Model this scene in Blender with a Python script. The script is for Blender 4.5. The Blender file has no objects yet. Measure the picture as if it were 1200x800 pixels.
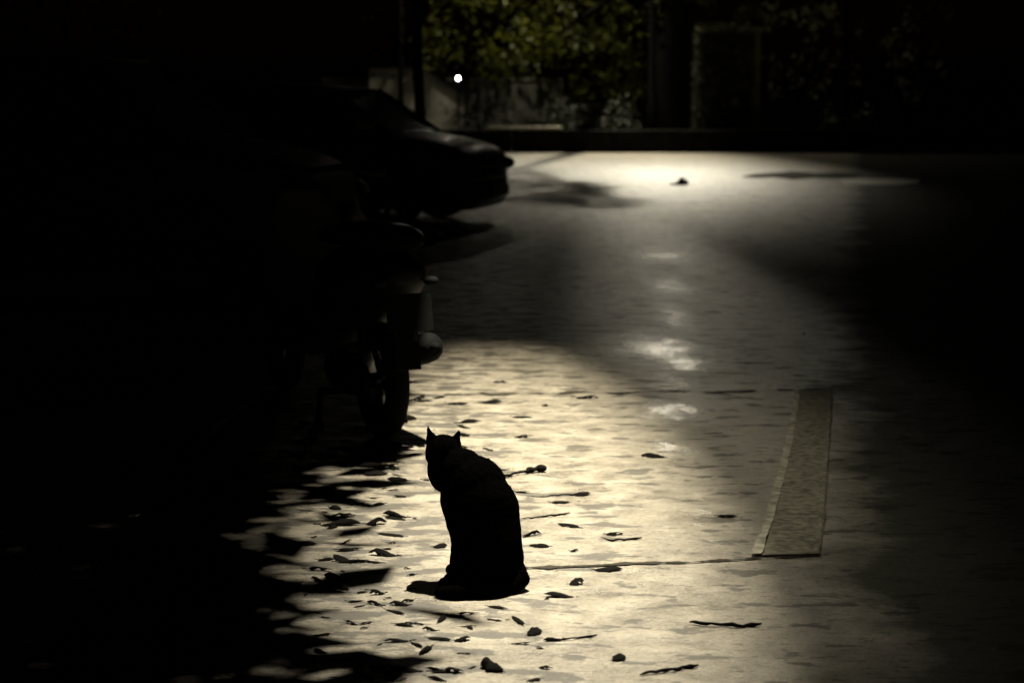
import bpy, bmesh, math, random
from mathutils import Vector, Matrix, noise

sc = bpy.context.scene
COL = sc.collection
R = math.radians

# ------------------------------------------------------------------ camera
FPX, HCAM = 2200.0, 1.35
PITCH = math.atan(300 / FPX)
cam_d = bpy.data.cameras.new('camera')
cam = bpy.data.objects.new('camera', cam_d)
COL.objects.link(cam)
cam.location = (0, 0, HCAM)
cam.rotation_euler = (math.pi / 2 - PITCH, 0, 0)
cam_d.sensor_width = 36
cam_d.lens = FPX / 1200 * 36
cam_d.clip_end = 400
cam_d.dof.use_dof = True
cam_d.dof.focus_distance = 5.3
cam_d.dof.aperture_fstop = 3.6
cam_d.dof.aperture_blades = 0
sc.camera = cam


def ray(px, py):
    u, v = (px - 600) / FPX, (400 - py) / FPX
    c, s = math.cos(PITCH), math.sin(PITCH)
    return Vector((u, c + v * s, -s + v * c))


def G(px, py, z=0.0):
    d = ray(px, py)
    t = (z - HCAM) / d.z
    return Vector((d.x * t, d.y * t, z))


def P(px, py, Y):
    d = ray(px, py)
    t = Y / d.y
    return Vector((d.x * t, Y, HCAM + d.z * t))


# ------------------------------------------------------------------ helpers
def tag(o, label=None, cat=None, group=None, kind=None):
    if label: o['label'] = label
    if cat: o['category'] = cat
    if group: o['group'] = group
    if kind: o['kind'] = kind
    return o


def empty(name, loc, rz=0.0):
    o = bpy.data.objects.new(name, None)
    COL.objects.link(o)
    o.empty_display_size = 0.1
    o.location = loc
    o.rotation_euler = (0, 0, rz)
    return o


def obj(name, bm, mat, parent=None, smooth=True, bevel=0.0, subsurf=0, recalc=True):
    if recalc: bmesh.ops.recalc_face_normals(bm, faces=bm.faces[:])
    me = bpy.data.meshes.new(name)
    bm.to_mesh(me)
    bm.free()
    if smooth:
        for p in me.polygons: p.use_smooth = True
    me.materials.append(mat)
    o = bpy.data.objects.new(name, me)
    COL.objects.link(o)
    if parent: o.parent = parent
    if bevel:
        m = o.modifiers.new('bevel', 'BEVEL'); m.width = bevel; m.segments = 2; m.limit_method = 'ANGLE'
    if subsurf:
        m = o.modifiers.new('subsurf', 'SUBSURF'); m.levels = subsurf; m.render_levels = subsurf
    return o


def a_box(bm, c, s, rot=None):
    m = Matrix.Translation(Vector(c)) @ (rot.to_4x4() if rot else Matrix.Identity(4)) @ Matrix.Diagonal((s[0], s[1], s[2], 1))
    bmesh.ops.create_cube(bm, size=1, matrix=m)


def a_ell(bm, c, r, rot=None, seg=20):
    m = Matrix.Translation(Vector(c)) @ (rot.to_4x4() if rot else Matrix.Identity(4)) @ Matrix.Diagonal((r[0], r[1], r[2], 1))
    bmesh.ops.create_uvsphere(bm, u_segments=seg, v_segments=seg // 2 + 2, radius=1, matrix=m)


def a_tube(bm, pts, rads, seg=10, cap=True):
    pts = [Vector(p) for p in pts]
    if not isinstance(rads, (list, tuple)): rads = [rads] * len(pts)
    rings = []
    up = Vector((0.13, 0.21, 1)).normalized()
    for i, p in enumerate(pts):
        t = (pts[min(i + 1, len(pts) - 1)] - pts[max(i - 1, 0)]).normalized()
        a = t.cross(up)
        if a.length < 0.05: a = t.cross(Vector((1, 0, 0)))
        a.normalize()
        b = t.cross(a).normalized()
        rings.append([bm.verts.new(p + (a * math.cos(k * 2 * math.pi / seg) + b * math.sin(k * 2 * math.pi / seg)) * rads[i]) for k in range(seg)])
    for i in range(len(rings) - 1):
        for k in range(seg):
            bm.faces.new((rings[i][k], rings[i][(k + 1) % seg], rings[i + 1][(k + 1) % seg], rings[i + 1][k]))
    if cap:
        bm.faces.new(rings[0]); bm.faces.new(rings[-1][::-1])


def a_lathe(bm, prof, axis_m, seg=32):
    """prof: list of (radius, along); revolves about local Z, then axis_m."""
    rings = []
    for r, h in prof:
        rings.append([bm.verts.new(axis_m @ Vector((r * math.cos(k * 2 * math.pi / seg), r * math.sin(k * 2 * math.pi / seg), h))) for k in range(seg)])
    for i in range(len(rings) - 1):
        for k in range(seg):
            bm.faces.new((rings[i][k], rings[i][(k + 1) % seg], rings[i + 1][(k + 1) % seg], rings[i + 1][k]))
    return rings


def a_loft(bm, rings, closed=True, cap=True):
    vs = [[bm.verts.new(p) for p in r] for r in rings]
    n = len(vs[0])
    for i in range(len(vs) - 1):
        for k in range(n if closed else n - 1):
            bm.faces.new((vs[i][k], vs[i][(k + 1) % n], vs[i + 1][(k + 1) % n], vs[i + 1][k]))
    if cap and closed:
        bm.faces.new(vs[0]); bm.faces.new(vs[-1][::-1])
    return vs


# ------------------------------------------------------------------ materials
def new_mat(name):
    m = bpy.data.materials.new(name)
    m.use_nodes = True
    nt = m.node_tree
    return m, nt, nt.nodes['Principled BSDF']


def mat(name, col, rough=0.6, spec=0.5, metal=0.0, var=0.25, scale=30, bump=0.1, coat=0.0):
    m, nt, b = new_mat(name)
    N, L = nt.nodes, nt.links
    tc = N.new('ShaderNodeTexCoord')
    nz = N.new('ShaderNodeTexNoise'); nz.inputs['Scale'].default_value = scale; nz.inputs['Detail'].default_value = 5
    L.new(tc.outputs['Object'], nz.inputs['Vector'])
    rp = N.new('ShaderNodeValToRGB')
    rp.color_ramp.elements[0].position = 0.3; rp.color_ramp.elements[1].position = 0.7
    rp.color_ramp.elements[0].color = (*[c * (1 - var) for c in col], 1)
    rp.color_ramp.elements[1].color = (*[min(1, c * (1 + var)) for c in col], 1)
    L.new(nz.outputs['Fac'], rp.inputs['Fac'])
    L.new(rp.outputs['Color'], b.inputs['Base Color'])
    b.inputs['Roughness'].default_value = rough
    b.inputs['Specular IOR Level'].default_value = spec
    b.inputs['Metallic'].default_value = metal
    b.inputs['Coat Weight'].default_value = coat
    b.inputs['Coat Roughness'].default_value = 0.06
    if bump:
        bp = N.new('ShaderNodeBump'); bp.inputs['Strength'].default_value = bump; bp.inputs['Distance'].default_value = 0.01
        L.new(nz.outputs['Fac'], bp.inputs['Height']); L.new(bp.outputs['Normal'], b.inputs['Normal'])
    return m


def leaf_mat(name, c0, c1, trans=0.35):
    m, nt, b = new_mat(name)
    N, L = nt.nodes, nt.links
    tc = N.new('ShaderNodeTexCoord')
    nz = N.new('ShaderNodeTexNoise'); nz.inputs['Scale'].default_value = 1.7; nz.inputs['Detail'].default_value = 4
    L.new(tc.outputs['Object'], nz.inputs['Vector'])
    rp = N.new('ShaderNodeValToRGB')
    rp.color_ramp.elements[0].position = 0.35; rp.color_ramp.elements[1].position = 0.65
    rp.color_ramp.elements[0].color = (*c0, 1); rp.color_ramp.elements[1].color = (*c1, 1)
    L.new(nz.outputs['Fac'], rp.inputs['Fac'])
    L.new(rp.outputs['Color'], b.inputs['Base Color'])
    b.inputs['Roughness'].default_value = 0.55
    b.inputs['Specular IOR Level'].default_value = 0.3
    tr = N.new('ShaderNodeBsdfTranslucent'); L.new(rp.outputs['Color'], tr.inputs['Color'])
    mx = N.new('ShaderNodeMixShader'); mx.inputs[0].default_value = trans
    L.new(b.outputs[0], mx.inputs[1]); L.new(tr.outputs[0], mx.inputs[2])
    L.new(mx.outputs[0], N['Material Output'].inputs['Surface'])
    return m


def emit_mat(name, col, s):
    m, nt, b = new_mat(name)
    b.inputs['Base Color'].default_value = (0.8, 0.8, 0.8, 1)
    b.inputs['Emission Color'].default_value = (*col, 1)
    b.inputs['Emission Strength'].default_value = s
    return m


M = {}
M['black_fur'] = mat('black_fur', (0.0006, 0.00058, 0.00055), 1.0, 0.0, var=0.3, scale=90, bump=0.2)
M['cat_eye'] = mat('cat_eye', (0.12, 0.14, 0.02), 0.15, 0.5, bump=0)
M['paint_black'] = mat('paint_black', (0.004, 0.0045, 0.005), 0.6, 0.2, var=0.2, scale=8, bump=0.0)
M['paint_teal'] = mat('paint_teal', (0.008, 0.02, 0.02), 0.42, 0.6, var=0.2, scale=8, bump=0.0, coat=0.15)
M['glass'] = mat('glass', (0.004, 0.005, 0.005), 0.12, 0.6, var=0.1, bump=0.0)
M['rubber'] = mat('rubber', (0.0025, 0.0025, 0.0025), 0.9, 0.04, scale=60, bump=0.3)
M['plastic'] = mat('plastic', (0.0025, 0.0025, 0.0025), 0.8, 0.04)
M['scooter_paint'] = mat('scooter_paint', (0.002, 0.002, 0.0022), 0.6, 0.08, bump=0)
M['chrome'] = mat('chrome', (0.45, 0.45, 0.43), 0.25, 0.5, metal=1.0, bump=0.02)
M['alloy'] = mat('alloy', (0.08, 0.08, 0.08), 0.35, 0.5, metal=1.0, bump=0.02)
M['lens'] = mat('lens', (0.07, 0.07, 0.065), 0.15, 0.6, bump=0.0)
M['red_lens'] = mat('red_lens', (0.02, 0.002, 0.002), 0.3, 0.3, bump=0)
M['plate'] = mat('plate', (0.04, 0.04, 0.037), 0.5, 0.3, bump=0)
M['bark'] = mat('bark', (0.005, 0.0042, 0.003), 0.95, 0.05, var=0.5, scale=9, bump=0.9)
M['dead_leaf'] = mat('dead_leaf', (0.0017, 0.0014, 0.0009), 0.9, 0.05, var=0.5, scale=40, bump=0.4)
M['twig'] = mat('twig', (0.004, 0.0034, 0.0026), 0.9, 0.05, var=0.4, scale=60, bump=0.6)
M['stone'] = mat('stone', (0.012, 0.011, 0.009), 0.9, 0.1, scale=25, bump=0.5)
M['pale_pebble'] = mat('pale_pebble', (0.75, 0.74, 0.70), 0.35, 0.5, scale=50, bump=0.2)
M['pole_metal'] = mat('pole_metal', (0.0015, 0.0015, 0.0015), 0.9, 0.03)
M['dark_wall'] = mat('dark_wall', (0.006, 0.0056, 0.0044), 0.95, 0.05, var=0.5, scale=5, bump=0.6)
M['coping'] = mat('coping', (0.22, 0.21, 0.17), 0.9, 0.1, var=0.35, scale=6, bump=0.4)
M['lamplit_wall'] = mat('lamplit_wall', (0.30, 0.29, 0.24), 0.9, 0.1, var=0.4, scale=2.2, bump=0.3)  # lamplight put into the colour: paler than the rest of the garden wall
M['grey_wall'] = mat('grey_wall', (0.07, 0.068, 0.055), 0.95, 0.05, var=0.5, scale=2.5, bump=0.4)
M['pillar_stone'] = mat('pillar_stone', (0.10, 0.105, 0.045), 0.95, 0.1, var=0.45, scale=3, bump=0.6)
M['leaf_olive'] = leaf_mat('leaf_olive', (0.022, 0.026, 0.003), (0.10, 0.11, 0.008), 0.45)
M['leaf_dark'] = leaf_mat('leaf_dark', (0.006, 0.0075, 0.003), (0.02, 0.022, 0.009), 0.2)
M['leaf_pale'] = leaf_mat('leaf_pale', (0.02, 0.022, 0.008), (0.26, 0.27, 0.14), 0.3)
M['leaf_ivy'] = leaf_mat('leaf_ivy', (0.008, 0.009, 0.003), (0.035, 0.037, 0.012), 0.2)
M['lamp_glow'] = emit_mat('lamp_glow', (1.0, 0.9, 0.72), 30)
M['far_lamp_glow'] = emit_mat('far_lamp_glow', (1.0, 0.9, 0.72), 420)
M['wall_lamp_glow'] = emit_mat('wall_lamp_glow', (1.0, 0.97, 0.9), 45)


def ground_mat():
    m, nt, b = new_mat('wet_concrete')
    N, L = nt.nodes, nt.links

    def math_(op, a, c=None):
        n = N.new('ShaderNodeMath'); n.operation = op
        for i, v in enumerate((a, c)):
            if v is None: continue
            if isinstance(v, (int, float)): n.inputs[i].default_value = v
            else: L.new(v, n.inputs[i])
        return n.outputs[0]

    def noise_(scale, detail=4, rough=0.55, vec=None):
        n = N.new('ShaderNodeTexNoise')
        n.inputs['Scale'].default_value = scale; n.inputs['Detail'].default_value = detail; n.inputs['Roughness'].default_value = rough
        L.new(vec or pos, n.inputs['Vector'])
        return n.outputs['Fac']

    def remap(v, a0, a1, b0, b1):
        n = N.new('ShaderNodeMapRange'); n.clamp = True
        n.inputs[1].default_value = a0; n.inputs[2].default_value = a1
        n.inputs[3].default_value = b0; n.inputs[4].default_value = b1
        L.new(v, n.inputs[0])
        return n.outputs[0]
    geo = N.new('ShaderNodeNewGeometry')
    pos = geo.outputs['Position']
    sep = N.new('ShaderNodeSeparateXYZ'); L.new(pos, sep.inputs[0])
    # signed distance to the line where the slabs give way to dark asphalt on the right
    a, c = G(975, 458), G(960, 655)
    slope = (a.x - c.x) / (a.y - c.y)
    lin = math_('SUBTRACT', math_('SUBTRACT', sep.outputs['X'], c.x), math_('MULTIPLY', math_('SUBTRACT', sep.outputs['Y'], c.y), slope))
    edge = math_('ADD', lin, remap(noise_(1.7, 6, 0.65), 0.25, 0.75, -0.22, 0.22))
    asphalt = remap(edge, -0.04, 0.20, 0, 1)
    n_big = noise_(0.9, 5)
    n_mid = noise_(7, 6, 0.65)
    n_fine = noise_(85, 5, 0.75)
    n_grain = noise_(260, 2, 0.6)
    # litter and damp stains: darker blotches
    st = N.new('ShaderNodeVectorMath'); st.operation = 'MULTIPLY'; L.new(pos, st.inputs[0]); st.inputs[1].default_value = (0.5, 1.0, 1.0)
    n_blot = noise_(11, 6, 0.62, st.outputs[0])
    st2 = N.new('ShaderNodeVectorMath'); st2.operation = 'MULTIPLY'; L.new(pos, st2.inputs[0]); st2.inputs[1].default_value = (0.42, 1.0, 1.0)
    n_str = noise_(42, 5, 0.68, st2.outputs[0])
    left = remap(sep.outputs['X'], -0.75, 0.35, 1, 0)
    thr = math_('ADD', 0.572, math_('MULTIPLY', left, -0.105))
    blot = math_('MAXIMUM', remap(math_('SUBTRACT', n_blot, thr), -0.012, 0.03, 0, 1), math_('MULTIPLY', remap(n_str, 0.57, 0.64, 0, 1), 0.85))
    # damp, smoother spots along the middle of the lane
    damp = None
    wv = N.new('ShaderNodeVectorMath'); wv.operation = 'MULTIPLY_ADD'
    nzc = N.new('ShaderNodeTexNoise'); nzc.inputs['Scale'].default_value = 5; nzc.inputs['Detail'].default_value = 4
    L.new(pos, nzc.inputs['Vector'])
    L.new(nzc.outputs['Color'], wv.inputs[0]); wv.inputs[1].default_value = (0.3, 0.8, 0); L.new(pos, wv.inputs[2])
    for px, py, rx, ry in ((772, 408, 0.22, 0.62), (800, 424, 0.14, 0.3), (783, 483, 0.15, 0.28), (800, 478, 0.1, 0.2), (782, 524, 0.12, 0.32), (815, 606, 0.07, 0.1), (792, 372, 0.10, 0.8), (785, 335, 0.16, 0.6), (778, 300, 0.2, 0.5), (786, 448, 0.12, 0.5)):
        g = G(px, py)
        mp = N.new('ShaderNodeVectorMath'); mp.operation = 'SUBTRACT'; L.new(wv.outputs[0], mp.inputs[0]); mp.inputs[1].default_value = (g.x + 0.15, g.y + 0.4, 0)
        ms = N.new('ShaderNodeVectorMath'); ms.operation = 'MULTIPLY'; L.new(mp.outputs[0], ms.inputs[0]); ms.inputs[1].default_value = (1 / rx, 1 / ry, 0)
        ml = N.new('ShaderNodeVectorMath'); ml.operation = 'LENGTH'; L.new(ms.outputs[0], ml.inputs[0])
        v = remap(ml.outputs['Value'], 0.2, 1.6, 0.65 if py in (372, 335, 300, 448) else 1.0, 0)
        damp = v if damp is None else math_('MAXIMUM', damp, v)
    damp = math_('MULTIPLY', damp, remap(noise_(26, 4, 0.7, wv.outputs[0]), 0.34, 0.6, 0.6, 1.0))
    tone = math_('ADD', math_('MULTIPLY', n_mid, 0.38), math_('ADD', math_('MULTIPLY', n_fine, 0.36), math_('MULTIPLY', n_grain, 0.26)))
    tone = remap(tone, 0.40, 0.60, 0.0, 1.0)
    rp = N.new('ShaderNodeValToRGB')
    rp.color_ramp.elements[0].color = (0.062, 0.053, 0.040, 1)
    rp.color_ramp.elements[1].color = (0.26, 0.235, 0.187, 1)
    L.new(tone, rp.inputs['Fac'])
    mxb = N.new('ShaderNodeMixRGB'); mxb.inputs[2].default_value = (0.022, 0.019, 0.014, 1)
    L.new(math_('MULTIPLY', blot, 0.85), mxb.inputs[0]); L.new(rp.outputs[0], mxb.inputs[1])
    mxa = N.new('ShaderNodeMixRGB')
    L.new(asphalt, mxa.inputs[0]); L.new(mxb.outputs[0], mxa.inputs[1])
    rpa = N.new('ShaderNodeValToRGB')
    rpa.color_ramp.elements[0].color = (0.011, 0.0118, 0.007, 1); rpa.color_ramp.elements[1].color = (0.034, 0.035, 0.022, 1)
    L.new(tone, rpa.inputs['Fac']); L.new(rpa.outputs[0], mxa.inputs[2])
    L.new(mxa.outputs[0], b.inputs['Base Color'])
    ro = math_('ADD', remap(n_big, 0.3, 0.7, 0.28, 0.38), remap(n_mid, 0.3, 0.7, -0.05, 0.08))
    ro = math_('ADD', ro, math_('MULTIPLY', asphalt, 0.30))
    ro = math_('ADD', ro, math_('MULTIPLY', blot, 0.2))
    ro = math_('ADD', math_('MULTIPLY', ro, math_('SUBTRACT', 1, damp)), math_('MULTIPLY', damp, 0.21))
    L.new(ro, b.inputs['Roughness'])
    L.new(remap(asphalt, 0, 1, 0.5, 0.15), b.inputs['Specular IOR Level'])
    h = math_('ADD', math_('MULTIPLY', n_mid, 0.022), math_('ADD', math_('MULTIPLY', n_fine, 0.0055), math_('MULTIPLY', n_grain, 0.0018)))
    h = math_('ADD', h, math_('MULTIPLY', noise_(2.2, 3), 0.02))
    bp = N.new('ShaderNodeBump'); L.new(remap(damp, 0, 0.8, 0.85, 0.12), bp.inputs['Strength']); bp.inputs['Distance'].default_value = 1.0
    L.new(h, bp.inputs['Height']); L.new(bp.outputs[0], b.inputs['Normal'])
    return m


M['ground'] = ground_mat()
M['joint'] = mat('joint', (0.022, 0.019, 0.014), 0.9, 0.1)
M['worn_paint'] = mat('worn_paint', (0.25, 0.24, 0.19), 0.8, 0.15, var=0.5, scale=22, bump=0.5)
M['strip'] = mat('strip', (0.14, 0.13, 0.098), 0.8, 0.2, var=0.6, scale=34, bump=0.8)
M['strip_edge'] = mat('strip_edge', (0.16, 0.148, 0.112), 0.8, 0.2, var=0.6, scale=34, bump=0.8)
M['road_paint'] = mat('road_paint', (0.75, 0.74, 0.68), 0.7, 0.3, var=0.2, scale=9, bump=0.2)
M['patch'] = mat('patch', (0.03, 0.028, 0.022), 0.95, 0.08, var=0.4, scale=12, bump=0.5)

# ------------------------------------------------------------------ setting: ground
random.seed(5)
bm = bmesh.new()
for x0, x1, y0, y1, n in [(-120, 120, -30, 260, 1)]:
    bmesh.ops.create_grid(bm, x_segments=2, y_segments=2, size=1, matrix=Matrix.Translation((0, 110, 0)) @ Matrix.Diagonal((140, 150, 1, 1)))
tag(obj('ground', bm, M['ground'], smooth=False), kind='structure')


def strip_mesh(left, right, z):
    """quad strip between two lists of pixels laid on the ground at height z"""
    bm = bmesh.new()

    def dense(pts):
        if len(pts) > 20: return pts
        out = []
        for (xa, ya), (xb, yb) in zip(pts, pts[1:]):
            for k in range(10):
                t = k / 10
                x, y = xa + (xb - xa) * t, ya + (yb - ya) * t
                j = 2.2 * noise.noise(Vector((x * 0.11, y * 0.11, z * 900))) + 1.2 * noise.noise(Vector((x * 0.4, y * 0.35, z * 700)))
                out.append((x + j, y + 0.15 * j) if ya != yb else (x, y))
        return out + [pts[-1]]
    left, right = dense(left), dense(right)
    vl = [bm.verts.new(G(x, y) + Vector((0, 0, z))) for x, y in left]
    vr = [bm.verts.new(G(x, y) + Vector((0, 0, z))) for x, y in right]
    for i in range(len(vl) - 1):
        bm.faces.new((vl[i], vr[i], vr[i + 1], vl[i + 1]))
    return bm


def wob(x0, y0, x1, y1, n, th, amp):
    up, dn = [], []
    n *= 3
    for i in range(n + 1):
        t = i / n
        x = x0 + (x1 - x0) * t
        y = y0 + (y1 - y0) * t + amp * (noise.noise(Vector((x * 0.02, y0 * 0.1, 3))))
        w = th * max(0.06, 0.45 + 1.3 * noise.noise(Vector((x * 0.035, y0, 9)))) * (0.7 + 0.6 * random.random())
        up.append((x, y - w / 2)); dn.append((x, y + w / 2))
    return up, dn


u, d = wob(520, 463, 968, 457, 40, 2.2, 3)
tag(obj('pavement_joint', strip_mesh(u, d, 0.004), M['joint'], smooth=False), kind='structure')
u, d = wob(600, 667, 962, 652, 40, 4.2, 3)
tag(obj('pavement_joint', strip_mesh(u, d, 0.004), M['joint'], smooth=False), kind='structure')
L_edge = [(934, 459), (932, 490), (928, 515), (920, 550), (912, 585), (904, 620), (893, 653)]
Rr = [(975, 457), (974, 490), (972, 515), (970, 550), (968, 585), (965, 620), (960, 651)]
tag(obj('gutter_strip', strip_mesh(L_edge, Rr, 0.008), M['strip'], smooth=False), kind='structure')
Lp = [(931, 459), (929, 480), (922, 515), (913, 550), (904, 585), (895, 620), (880, 653)]
Lq = [(936, 459), (935, 480), (930, 515), (922, 550), (913, 585), (904, 620), (892, 653)]
tag(obj('gutter_edge_line', strip_mesh(Lp, Lq, 0.013), M['worn_paint'], smooth=False), kind='structure')
Rp = [(970, 459), (969, 490), (967, 515), (965, 550), (962, 585), (959, 620), (954, 650)]
tag(obj('gutter_edge_line', strip_mesh(Rp, [(x + 4, y) for x, y in Rp], 0.013), M['strip_edge'], smooth=False), kind='structure')
# far marks on the road at the right: dark flat patch and pale painted bar
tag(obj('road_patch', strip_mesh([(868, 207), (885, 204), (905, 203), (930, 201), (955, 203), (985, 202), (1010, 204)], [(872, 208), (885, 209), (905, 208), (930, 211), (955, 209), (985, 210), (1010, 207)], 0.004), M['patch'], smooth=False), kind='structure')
tag(obj('road_marking', strip_mesh([(985, 211), (1010, 210), (1050, 210), (1078, 211)], [(990, 217), (1010, 217), (1050, 217), (1075, 215)], 0.004), M['road_paint'], smooth=False), kind='structure')


# ------------------------------------------------------------------ cat
def build_cat():
    S = 1 / 437.0
    base = G(565, 686)
    root = empty('cat', base)
    tag(root, 'black cat sitting upright on the lit wet ground with its back to us', 'cat')

    def q(px, py, d): return Vector(((px - 565) * S, d, (686 - py) * S))
    bm = bmesh.new()

    def E(px, py, d, rx, rz, rd, tilt=0):
        a_ell(bm, q(px, py, d), (rx * S, rd, rz * S), Matrix.Rotation(R(tilt), 3, 'Y'), 24)

    def C(pts, rads):
        a = [q(*p) for p in pts]
        # densify
        pp, rr = [], []
        for i in range(len(a) - 1):
            for k in range(6):
                t = k / 6
                pp.append(a[i].lerp(a[i + 1], t)); rr.append((rads[i] + (rads[i + 1] - rads[i]) * t) * S)
        pp.append(a[-1]); rr.append(rads[-1] * S)
        for p, r in zip(pp, rr): a_ell(bm, p, (r, r, r), None, 12)
    E(572, 636, 0.00, 41, 50, 0.105)
    E(565, 600, 0.02, 45, 52, 0.10, -8)
    E(569, 620, 0.01, 43, 46, 0.104, -4)
    E(556, 585, 0.035, 41, 44, 0.093, -16)
    E(555, 572, 0.04, 40, 40, 0.088, -22)
    E(541, 558, 0.06, 31, 34, 0.075, -25)
    E(540, 600, 0.07, 20, 48, 0.07, -8)
    E(524, 556, 0.075, 20, 28, 0.06, -12)
    E(514, 556, 0.085, 15, 24, 0.045, -10)
    # head, cheeks, muzzle (turned away and a little to the left)
    E(518, 531, 0.085, 21.5, 21, 0.052)
    E(517, 538, 0.10, 21, 13, 0.04)
    E(509, 541, 0.135, 10, 8, 0.022)
    # haunches and hind feet
    E(584, 652, 0.00, 31, 32, 0.085)
    E(552, 654, 0.01, 24, 30, 0.085)
    C([(600, 676, -0.03), (575, 680, -0.05), (552, 680, -0.06)], [9, 8.5, 8])
    # front legs and paws
    C([(541, 620, 0.09), (537, 650, 0.105), (533, 678, 0.11)], [14, 11, 9])
    C([(549, 620, 0.13), (545, 650, 0.15), (541, 678, 0.155)], [14, 11, 9])
    E(530, 679, 0.115, 11, 7, 0.03)
    E(538, 679, 0.16, 11, 7, 0.03)
    # near hind paw and the tail drawn round the feet to the left
    C([(562, 670, -0.05), (540, 678, -0.02), (526, 679, 0.0)], [15, 10, 8])
    C([(605, 668, -0.03), (611, 673, -0.045), (600, 678, -0.075), (578, 678, -0.095), (555, 678, -0.118), (538, 679, -0.130), (524, 679.5, -0.126), (515, 680.5, -0.112)], [13, 11, 9, 9, 9.5, 9.5, 8.5, 5.5])
    C([(556, 668, -0.06), (540, 672, -0.07), (522, 677, -0.06)], [16, 13, 9])
    E(604, 668, -0.01, 14, 14, 0.05)
    # ears as leaning cones with thickness

    def ear(b0, b1, tip, d):
        c = [q(b0[0], b0[1], d - 0.018), q(b1[0], b1[1], d - 0.018), q((b0[0] + b1[0]) / 2, b1[1] + 2, d + 0.022)]
        t = q(tip[0], tip[1], d - 0.004)
        vs = [bm.verts.new(p) for p in c]
        # blunt tip so the voxel remesh keeps it
        ts = [bm.verts.new(t + (p - t) * 0.10) for p in c]
        for i in range(3):
            j = (i + 1) % 3
            bm.faces.new((vs[i], vs[j], ts[j], ts[i]))
        bm.faces.new(vs[::-1]); bm.faces.new(ts)
    sph = bpy.data.meshes.new('tmp_balls'); bm.to_mesh(sph); bm.free(); bm = bmesh.new()
    ear((496.5, 530), (517, 518), (498.5, 496), 0.085)
    ear((523, 517), (541.5, 528), (538, 502), 0.095)
    bmesh.ops.recalc_face_normals(bm, faces=bm.faces[:])
    bm.from_mesh(sph)
    me = bpy.data.meshes.new('tmp')
    bm.to_mesh(me); bm.free()
    o = bpy.data.objects.new('tmp', me)
    COL.objects.link(o)
    m = o.modifiers.new('r', 'REMESH'); m.mode = 'VOXEL'; m.voxel_size = 0.0034
    m = o.modifiers.new('s', 'SMOOTH'); m.factor = 0.5; m.iterations = 8
    dg = bpy.context.evaluated_depsgraph_get()
    ev = o.evaluated_get(dg)
    me2 = bpy.data.meshes.new_from_object(ev)
    bpy.data.objects.remove(o)
    # fur: small lengthwise ripples on the outline
    nrm = [v.normal.copy() for v in me2.vertices]
    for v, vn in zip(me2.vertices, nrm):
        c = v.co.copy()
        k = noise.noise(Vector((c.x * 150, c.y * 150, c.z * 45))) * 0.0017 + noise.noise(c * 45) * 0.0012
        v.co = c + vn * k
        if v.co.z < 0.001: v.co.z = 0.001
    for p in me2.polygons: p.use_smooth = True
    me2.name = 'body'
    me2.materials.clear(); me2.materials.append(M['black_fur'])
    bo = bpy.data.objects.new('body', me2)
    COL.objects.link(bo); bo.parent = root
    rf = random.Random(9)
    fb = bmesh.new()
    vs_ = me2.vertices
    for k in range(9000):
        i = rf.randrange(len(vs_))
        c = vs_[i].co
        if c.z < 0.02: continue
        n = nrm[i]
        lie = Vector((0.25, -0.25, -1.0)) if c.z < 0.34 else Vector((0.5, -0.8, -0.3))
        lie = (lie - n * lie.dot(n))
        if lie.length < 0.05: continue
        d = (lie.normalized() + n * rf.uniform(0.15, 0.6) + Vector((rf.gauss(0, .2), rf.gauss(0, .2), rf.gauss(0, .2)))).normalized()
        ln = rf.uniform(0.006, 0.013) * (0.55 if c.z > 0.36 else 1)
        w = d.cross(n).normalized() * 0.0007
        a0 = c - n * 0.001
        fb.faces.new([fb.verts.new(p_) for p_ in (a0 - w, a0 + w, a0 + d * ln)])
    obj('fur', fb, M['black_fur'], root, smooth=False, recalc=False)
    for px in (506, 521):
        e = bmesh.new(); a_ell(e, q(px, 530, 0.131), (0.0075, 0.006, 0.0075))
        obj('eye', e, M['cat_eye'], root)
    return root


build_cat()


# ------------------------------------------------------------------ cars
def wheel(root, c, rad, width, side):
    """wheel standing across local Y at c"""
    m = Matrix.Translation(Vector(c)) @ Matrix.Rotation(R(90), 4, 'X')
    w = empty('wheel', (0, 0, 0)); w.parent = root
    bm = bmesh.new()
    h = width / 2
    prof = [(rad * 0.66, -h * 0.8), (rad * 0.86, -h), (rad * 0.97, -h * 0.85), (rad, -h * 0.5), (rad, h * 0.5), (rad * 0.97, h * 0.85), (rad * 0.86, h), (rad * 0.66, h * 0.8), (rad * 0.66, -h * 0.8)]
    a_lathe(bm, prof, m, 36)
    bmesh.ops.remove_doubles(bm, verts=bm.verts[:], dist=1e-5)
    tyre = obj('tyre', bm, M['rubber'], w)
    bm = bmesh.new()
    o = side * h * 0.6
    rr = a_lathe(bm, [(rad * 0.655, o * 1.1), (rad * 0.6, o), (rad * 0.57, o * 0.3)], m, 30)
    for k in range(7):
        a = k * 2 * math.pi / 7
        a_box(bm, m @ Vector((math.cos(a) * rad * 0.33, math.sin(a) * rad * 0.33, o * 0.9)), (rad * 0.55, 0.02, 0.05),
              (m.to_3x3() @ Matrix.Rotation(a, 3, 'Z') @ Matrix.Rotation(R(90), 3, 'X')))
    a_lathe(bm, [(0.001, o * 1.15), (rad * 0.14, o * 1.1), (rad * 0.16, o * 0.6)], m, 16)
    obj('rim', bm, M['alloy'], w)
    return w


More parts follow.
